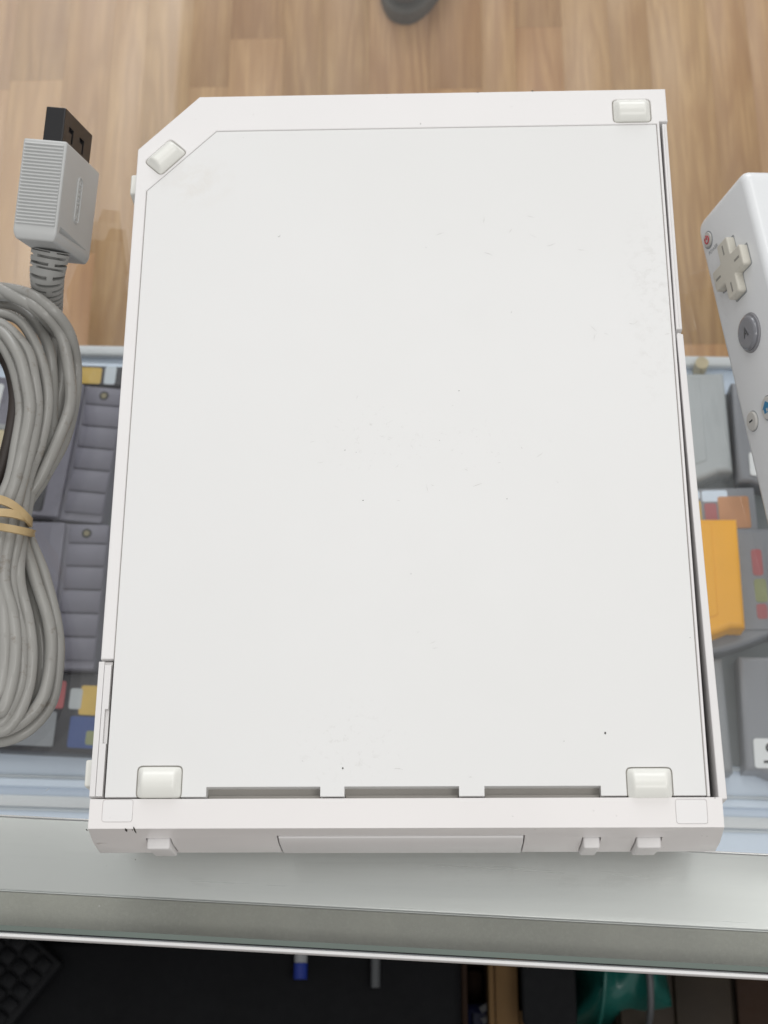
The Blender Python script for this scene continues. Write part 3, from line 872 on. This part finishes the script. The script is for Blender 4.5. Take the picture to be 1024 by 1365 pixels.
# minus, plus and home buttons
for bx_, sgn in ((6.75, '-'), (25.8, '+')):
    annulus('button_ring', bx_, -68.7, 3.1, 2.85, -.2, .06, M['print'])
    disc('small_button', bx_, -68.7, 2.85, -.3, .75, .4, M['minus'])
    slab('button_sign', rect(bx_ - 1.0, -68.95, bx_ + 1.0, -68.45), [], .7, .79, .01, M['ink'], rem)
    if sgn == '+': slab('button_sign', rect(bx_ - .25, -69.7, bx_ + .25, -67.7), [], .71, .80, .01, M['ink'], rem)
annulus('button_ring', 16.3, -68.7, 3.7, 3.3, -.2, .06, M['print'])
disc('small_button', 16.3, -68.7, 3.3, -.3, .6, .3, M['minus'])
slab('home_sign', [(14.6, -69.9), (18.0, -69.9), (18.0, -68.4), (18.7, -68.4), (16.3, -66.5), (13.9, -68.4), (14.6, -68.4)], [rect(15.8, -69.7, 16.8, -68.7)], .55, .66, .01, M['blue'], rem)
o = text('button_name', 'HOME', 1.5, .02, M['print'], rem); o.matrix_local = Matrix.Translation((16.3 * S, -73.6 * S, .03 * S))
# power button
annulus('button_ring', 5.7, -8.3, 2.75, 2.35, -.2, .12, M['print'])
disc('small_button', 5.7, -8.3, 2.35, -.3, .5, .3, M['minus'])
V = []; Fc = []
arc = [Vector((5.7 + 1.15 * math.sin(t), -8.3 + 1.15 * math.cos(t), .55)) for t in [math.radians(40 + 280 * k / 20) for k in range(21)]]
tube(arc, .22, 6, False, V, Fc); tube([Vector((5.7, -8.2, .56)), Vector((5.7, -6.9, .56))], .22, 6, False, V, Fc)
mesh('power_sign', V, Fc, M['red'], rem)
o = text('button_name', 'POWER', 1.7, .02, M['print'], rem); o.matrix_local = Matrix.Translation((7.2 * S, -12.4 * S, .03 * S))
# speaker holes and lamps further down the face
for i in range(4):
    for j in range(5): disc('speaker_hole', 11.5 + j * 2.4, -84 - i * 2.2, .6, -.2, .02, .01, M['ink'], n=10)

# ------------------------------------------------------------------ cartridges on the shelf
def pen(name, strokes, r, mat, parent, z):
    V = []; Fc = []
    for s in strokes: tube(smooth_path([Vector((a, b, z)) for a, b in s], False, 5), r, 6, False, V, Fc, flat=.25)
    return mesh(name, V, Fc, mat, parent, 60)

def snes(label, x, y, rot, z, lab, group='purple grey ridged cartridges'):
    t = thing('ridged_cartridge', label, 'game cartridge', (x, y, z), rot, group)
    slab('casing', rect(-71.5, -44, 71.5, 44, 2), [], 0, 16.5, .8, M['snes'], t)
    slab('face_plate', rpoly([(-46, -43.6), (46, -43.6), (46, 43.6), (-46, 43.6)], 1.5), [], 16.2, 19.6, .7, M['snes'], t)
    for sx in (-1, 1):
        x0, x1 = (48.3, 71.2) if sx > 0 else (-71.2, -48.3)
        yt = 43.2
        for k, hgt in enumerate((12.2, 14.2, 14.2, 14.2, 14.2, 14.0)):
            box('ridge', x0, x1, yt - hgt + .95, yt, 16.3, 17.9, .6, M['ridge'], t, seg=1)
            if k == 0:
                disc2('screw_recess', (x0 + x1) / 2 - 1, yt - 5.5, 3.0, 17.7, 18.02, M['groove'], t)
                disc2('screw', (x0 + x1) / 2 - 1, yt - 5.5, 1.7, 17.8, 18.25, M['brass'], t)
            yt -= hgt
    lab(t)
    return t
def disc2(name, cx, cy, r, z0, z1, mat, par, n=16):
    return slab(name, [(cx + r * math.cos(6.2832 * k / n), cy + r * math.sin(6.2832 * k / n)) for k in range(n)], [], z0, z1, .05, mat, par)
def lab1(t):
    slab('label', rect(-36, -41, 36, 12, 2), [], 19.4, 19.9, .1, M['blackband'], t)
    slab('label_band', rect(-36, 9, 36, 12.4, .3), [], 19.85, 20.05, .05, M['capwhite'], t)
    slab('label_picture', rect(-34, -14, 33, 8.5, 1), [], 19.85, 20.1, .05, M['palelabel'], t)
    slab('label_badge', rect(-10, -37.5, 29, -33.2, 2.1), [], 19.85, 20.12, .05, M['pinkred'], t)
    slab('label_dot', rect(24, -19.5, 29, -16, 1.7), [], 19.85, 20.12, .05, M['violet'], t)
    slab('price_sticker', rect(-26, 20, -3, 39, 2), [], 19.4, 19.75, .08, M['sticker'], t)
    pen('handwriting', [[(-20, 35), (-24, 34), (-23.5, 30), (-19, 29), (-18, 25), (-23, 23)], [(-20, 35.2), (-17, 35.6)], [(-15, 34), (-7, 35), (-10, 29), (-12, 23)], [(-12.5, 29), (-7, 30)]], .9, M['ink'], t, 19.9)
def lab2(t):
    slab('label', rect(-36, -41, 30, 6, 2), [], 19.4, 19.9, .1, M['snes'], t)
    slab('label_band', rect(-34, 5, 29, 7.2, .3), [], 19.4, 19.95, .05, M['capwhite'], t)
snes('upper purple-grey ridged cartridge beside the console, black label with a pink bar', -252.5, 193.5, math.radians(-6.1), SZ + 1.0, lab1)
snes('lower purple-grey ridged cartridge beside the console, plain grey label, nearer the counter front', -254, 100, math.radians(-2.0), SZ + 1.0, lab2)

def n64(label, x, y, rot, z, mat, extra=None, flip=False, group='smooth grey cartridges right of the console'):
    t = thing('smooth_cartridge', label, 'game cartridge', (x, y, z), rot, group)
    pts = [(58, 37.5), (-58, 37.5), (-58, -27)]
    for k in range(13):
        a = -1 + 2 * k / 12; pts.append((a * 50, -27 - 10.5 * (1 - abs(a) ** 2)  - 1.5 * (1 - abs(a))))
    pts.append((58, -27))
    pts = pts[::-1]
    prism('casing', pts if Vector(pts[1]).cross(Vector(pts[2])) > 0 else pts, 0, 15.5, 3.0, mat, t)
    q = [(43, 34), (-43, 34), (-43, -20)] + [(-43 + 86 * k / 10, -20 - 8.0 * (1 - (abs(-1 + k / 5)) ** 2)) for k in range(1, 10)] + [(43, -20)]
    prism('face_plate', q[::-1], 15.3, 16.0, .4, mat, t, seg=2)
    if extra: extra(t)
    return t
def st_S(t):
    slab('price_sticker', rect(-53, -26, -20, -9.5, 2), [], 16.0, 16.4, .1, M['sticker'], t)
    pen('handwriting', [[(-40, -12), (-45, -13), (-45.5, -16), (-41, -18), (-41, -22), (-48, -22.5)], [(-36, -13), (-31, -16), (-34, -21), (-28, -19)]], .75, M['ink'], t, 16.5)
def st_Z(t):
    slab('price_sticker', rect(-51, -24, -22, -9, 2), [], 16.0, 16.4, .1, M['sticker'], t)
    pen('handwriting', [[(-42, -12), (-37, -11), (-40, -16), (-35, -16), (-39, -21), (-43, -20)]], .9, M['ink'], t, 16.5)
def st_pic(t):
    slab('label', rect(-45, -24, 52, 34, 2), [], 16.0, 16.4, .1, M['n64dark'], t)
    for (a, b, c, d, m) in ((44, 8, 50, 24, 'pinkred'), (44, -8, 51, 6, 'artG'), (44, -18, 50, -9, 'pinkred')):
        slab('label_picture', rect(a, b, c, d, 2), [], 16.3, 16.6, .05, M[m], t)
M['navyb'] = plastic('blue_print_dark', (.03, .07, .24), .4)
M['artA'] = plastic('orange_print', (.60,.29,.14), .5, .1)
M['artG'] = plastic('olive_print', (.34,.37,.18), .5, .1)
R1x = at(972, 505, SZ + 16)
n64('pale grey cartridge touching the shelf rear rail, its dome end towards the counter front', 128, 199, math.radians(.5), SZ + 1.0, M['n64pale'])
n64('dark cartridge behind the remote control with a small handwritten white sticker', 247, 192, math.radians(-1), SZ + 1.0, M['n64dark'], st_Z)
n64('grey cartridge with colourful label mostly under the orange cartridge', 148, 98.5, math.radians(.5), SZ + 1.0, M['n64dark'], st_pic)
n64('bright orange cartridge lying on a grey one beside the console', 124, 99, math.radians(-.5), SZ + 17.8, M['orange'], group='orange cartridge')
n64('slate cartridge half hidden by the lower right corner of the console', 113.5, 20, math.radians(1), SZ + 1.0, M['n64'])
n64('slate cartridge near the counter front with white sticker marked with an S', 237, 21, math.radians(-1.2), SZ + 1.0, M['n64dark'], st_S)
n64('grey cartridge under the remote control below the sticker marked one', 266, 99, math.radians(3), SZ + 1.0, M['n64'])

# game boxes with printed fronts
def gbox(label, x, y, rot, z, wd, hg, th, pieces, base='blackband'):
    t = thing('game_box', label, 'game box', (x, y, z), rot)
    box('carton', -wd / 2, wd / 2, -hg / 2, hg / 2, 0, th, .6, M[base], t)
    for k, (a, b, c, d, m) in enumerate(pieces): slab('cover_picture', rect(a, b, c, d, 1.5), [], th - .05, th + .2 + .06 * k, .04, M[m], t)
    return t
gbox('game box with yellow picture at the shelf rear rail left of the console', -202, 243, CA, SZ + 1, 60, 15, 12,
     [(-30, -7, 8, 4, 'yellow'), (10, -7, 17, 5, 'raildark'), (-30, 5, 30, 7, 'shelf')])
gbox('game box with red blue and yellow cover below the ridged cartridges', -216, 31, CA, SZ + 1, 84, 46, 12,
     [(-6, 2, 15, 18, 'pinkred'), (24, -1, 41, 16, 'yellow'), (18, 2, 25, 14, 'n64pale'), (20, -20, 41, -2, 'navyb'), (30, -18, 40, -10, 'artG'), (-40, -20, 12, 0, 'n64')])
gbox('game box with yellow and orange picture between the pale grey and the orange cartridge', 152, 148.5, math.radians(1), SZ + 1, 92, 27, 13,
     [(-6, -9, 14, 6, 'yellow'), (-6, 7, 14, 12, 'shelf'), (15, 5, 30, 12, 'shelf'), (16, -10, 23, 4, 'pinkred'), (24, -12, 42, 8, 'artA'), (-44, -12, -8, 12, 'n64')], 'n64dark')
disc2('shelf_peg', 174, 246, 4, SZ + .2, SZ + 12, M['palelabel'], None).name = 'shelf_peg'
tag(bpy.data.objects['shelf_peg'], 'small cream peg behind the pale grey cartridge at the rear rail', 'peg')

# ------------------------------------------------------------------ things in front of the counter, far below
BZ = -600
t = thing('storage_box', 'large black storage box in the dark in front of the counter, pens on its lid', 'storage box', (-215, -230, FZ))
box('tub', -235, 235, -190, 150, 0, 340, 8, M['mat'], t)
box('lid', -240, 240, -195, 155, 340.2, 358, 6, M['mat'], t)
box('lid_rib', -225, -195, -180, 140, 358.2, 361, 1.4, M['mat'], t)
def lying(name, label, cat, u, v0, v1, r, parts, z=BZ - 1.8 + 4):
    p0 = at(u, v0, z); t = thing(name, label, cat, p0)
    V = []
    for pn, a, b, rr, m in parts:
        Vv, Ff = tube([Vector((0, a, rr)), Vector((0, a - .4 * (a - b), rr)), Vector((0, b, rr))], rr, 14)
        mesh(pn, Vv, Ff, M[m], t, 60)
    return t
lying('marker_pen', 'white marker pen with a blue cap lying on the black box', 'marker pen', 402, 1274, 1310, 4, [('barrel', 40, -5, 4.2, 'capwhite'), ('cap', -5.2, -15, 4.4, 'capblue')])
lying('metal_rod', 'thin grey metal rod lying on the black box', 'rod', 501, 1270, 1322, 3, [('rod', 40, -22, 3.0, 'steel')])
kp = at(20, 1300, BZ + 12)
t = thing('keyboard', 'black keyboard lying at the lower left corner in front of the counter', 'keyboard', (kp.x - 12, kp.y - 10, BZ + 2), math.radians(-38))
box('key_tray', -120, 22, -60, 40, 0, 8, 2, M['mat'], t)
for i in range(12):
    for j in range(9):
        box('key', 18 - i * 11 - 9.4, 18 - i * 11, 36 - j * 10.5 - 9, 36 - j * 10.5, 8.2, 11, 1, M['mat'], t, seg=1)
# brown pouch
V = []; Fc = []
p = at(588, 1275, -640)
tube(smooth_path([Vector((0, 60, 0)), Vector((0, 20, 3)), Vector((0, -2, 4)), Vector((-2, -17, 2)), Vector((-1, -27, -2))], False, 8), lambda i, a: 14 * (1 - .75 * max(0, (i - 10) / 22) ** 1.6), 18, False, V, Fc, flat=.6)
t = thing('leather_pouch', 'dark brown leather pouch leaning beside the open carton', 'pouch', p)
mesh('pouch_body', V, Fc, M['leather'], t, 60)
mesh('pouch_strap', *tube(smooth_path([Vector((10, 60, 6)), Vector((11, 20, 9)), Vector((9, -5, 8)), Vector((5, -20, 4))], False, 6), 2.2, 8), M['card'], t, 60)
# carton, open
c0 = at(600, 1300, -640); c1 = at(722, 1300, -640)
t = thing('open_carton', 'open tan cardboard carton with dark inside in front of the counter', 'carton', ((c0.x + c1.x) / 2, -190, FZ))
hw_ = (c1.x - c0.x) / 2 - 12
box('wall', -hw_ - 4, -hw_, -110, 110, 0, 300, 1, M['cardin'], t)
box('wall', hw_ - 24, hw_ - 20, -110, 110, 0, 322, 1, M['card'], t)
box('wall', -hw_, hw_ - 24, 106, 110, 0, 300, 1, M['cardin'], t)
box('wall', -hw_, hw_ - 24, -110, -106, 0, 300, 1, M['card'], t)
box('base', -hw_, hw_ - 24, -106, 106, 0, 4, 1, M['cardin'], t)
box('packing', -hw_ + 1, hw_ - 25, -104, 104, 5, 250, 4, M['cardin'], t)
box('flap', hw_ - 19.5, hw_ - 4, -110, 110, 316, 320, 1, M['card'], t)
box('flap', hw_ - 3.5, hw_ + 8, -110, 72.5, 310, 314, 1, M['card'], t)
pk = at(648, 1352, -690)
t = thing('packet', 'navy and white packet inside the open carton', 'packet', (pk.x, pk.y - 22, FZ + 256))
slab('wrapper', rect(-17, -30, 17, 30, 6), [], 0, 22, 8, M['navy'], t)
pen('wrapper_print', [[(-4, 24), (2, 27), (8, 22), (14, 24)], [(-3, 17), (3, 19), (9, 15), (14, 17)]], 2.2, M['capwhite'], t, 22)
# dark pouch between carton and bag
p = at(735, 1300, -620)
t = thing('black_bag', 'small black fabric bag between the carton and the teal bag', 'bag', (p.x, p.y - 60, FZ))
slab('bag_body', rect(-13, -90, 15, 90, 6), [], 0, 335, 8, M['mat'], t)
slab('bag_flap', rect(-20, 28, 16, 92, 5), [], 336, 342, 2, M['mat'], t)
# teal bag: lumpy plastic
p = at(842, 1300, -640)
V = []; Fc = []; nx, ny = 36, 30
for j in range(ny + 1):
    for i in range(nx + 1):
        a = -1 + 2 * i / nx; b = -1 + 2 * j / ny
        xx = a * 50 * (1 - .10 * (b < 0) * abs(b) ); yy = b * 62 - 6 + 4 * a
        r = max(abs(a), abs(b))
        zz = 300 * (1 - r ** 6) + 5 * math.sin(a * 9 + b * 3) + 4 * math.sin(a * 17 - b * 5) * (1 - r)
        V.append((xx * (1 + .06 * math.sin(b * 7)), yy, max(0, zz)))
for j in range(ny):
    for i in range(nx):
        k = j * (nx + 1) + i; Fc.append((k, k + 1, k + nx + 2, k + nx + 1))
b0 = len(V); V.append((0, 0, 0))
t = thing('teal_bag', 'crumpled teal plastic bag in front of the counter', 'bag', (p.x, -68, FZ))
mesh('bag_body', V, Fc, M['teal'], t, 60)
mesh('bag_handle', *tube(smooth_path([Vector((-28, 40, 306)), Vector((-16, 0, 312)), Vector((-19, -50, 300)), Vector((-22, -80, 200))], False, 8), 1.6, 8), M['teal'], t, 60)
mesh('bag_handle', *tube(smooth_path([Vector((10, 40, 306)), Vector((12, 0, 312)), Vector((14, -50, 300)), Vector((15, -80, 200))], False, 8), 2.4, 8), M['steel'], t, 60)
# wooden cabinet to the right
t = thing('wooden_cabinet', 'dark brown wooden cabinet low in front of the counter at right', 'cabinet', (215, -200, FZ))
box('carcass', -80, 90, -150, 120, 0, 260, 2, M['walnut'], t)
for k, (a, b, m) in enumerate(((-78, -40, 'walnut'), (-39.5, 0, 'walnut'), (4, 46, 'cardin'), (46.5, 88, 'walnut'))):
    box('board', a, b, -148, 118, 260.2, 270 + (k % 2) * 2, 1.2, M[m], t)

# shoe of somebody standing beyond the counter
p = at(534, 2, FZ + 40)
t = thing('shoe', 'toe of a dark grey shoe on the wooden floor at the top edge', 'shoe', (p.x, p.y, FZ), math.radians(-12))
def shoe_out(g):
    pts = []
    for k in range(40):
        a = 2 * math.pi * k / 40
        yy = 140 - math.cos(a) * (140 + g); s_ = math.sin(a)
        tt = yy / 280
        ww = (44 - 9 * tt + 4 * math.sin(tt * 6)) + g
        pts.append((math.copysign(abs(s_) ** .8, s_) * ww, yy))
    return pts
slab('sole', shoe_out(0)[::-1], [], 0, 22, 4, M['sole'], t, 50, res=3)
slab('upper', shoe_out(-4)[::-1], [], 20, 62, 20, M['shoe'], t, 60, res=6)

# ------------------------------------------------------------------ small pieces belong to the part they sit on
bpy.context.view_layer.update()
def base(o): return o.name.split('.')[0]
def centre(o): return o.matrix_world @ (sum((Vector(c) for c in o.bound_box), Vector()) / 8)
for cn, pn in (('button_letter', 'main_button'), ('button_sign', 'small_button'), ('home_sign', 'small_button'), ('power_sign', 'small_button'), ('pad_mark', 'direction_pad'),
               ('handwriting', 'price_sticker'), ('cover_strip', 'memory_cover'), ('finger_notch', 'memory_cover'), ('logo_lettering', 'plug_housing'), ('logo_oval', 'plug_housing'),
               ('grip_ribs', 'plug_housing'), ('label_picture', 'label'), ('label_band', 'label'), ('label_badge', 'label'), ('label_dot', 'label'), ('screw', 'ridge'), ('screw_recess', 'ridge'),
               ('cover_picture', 'carton'), ('wrapper_print', 'wrapper'), ('lid_rib', 'lid'), ('cover_rib', 'port_cover'), ('pouch_strap', 'pouch_body'), ('bag_handle', 'bag_body'), ('key', 'key_tray')):
    for o in list(bpy.data.objects):
        if base(o) != cn or o.type != 'MESH' or o.parent is None or o.parent.type != 'EMPTY': continue
        c = centre(o)
        sib = [q for q in o.parent.children if base(q) == pn]
        if not sib: continue
        q = min(sib, key=lambda q: (centre(q) - c).length)
        mw = o.matrix_world.copy()
        o.parent = q
        o.matrix_local = q.matrix_world.inverted() @ mw
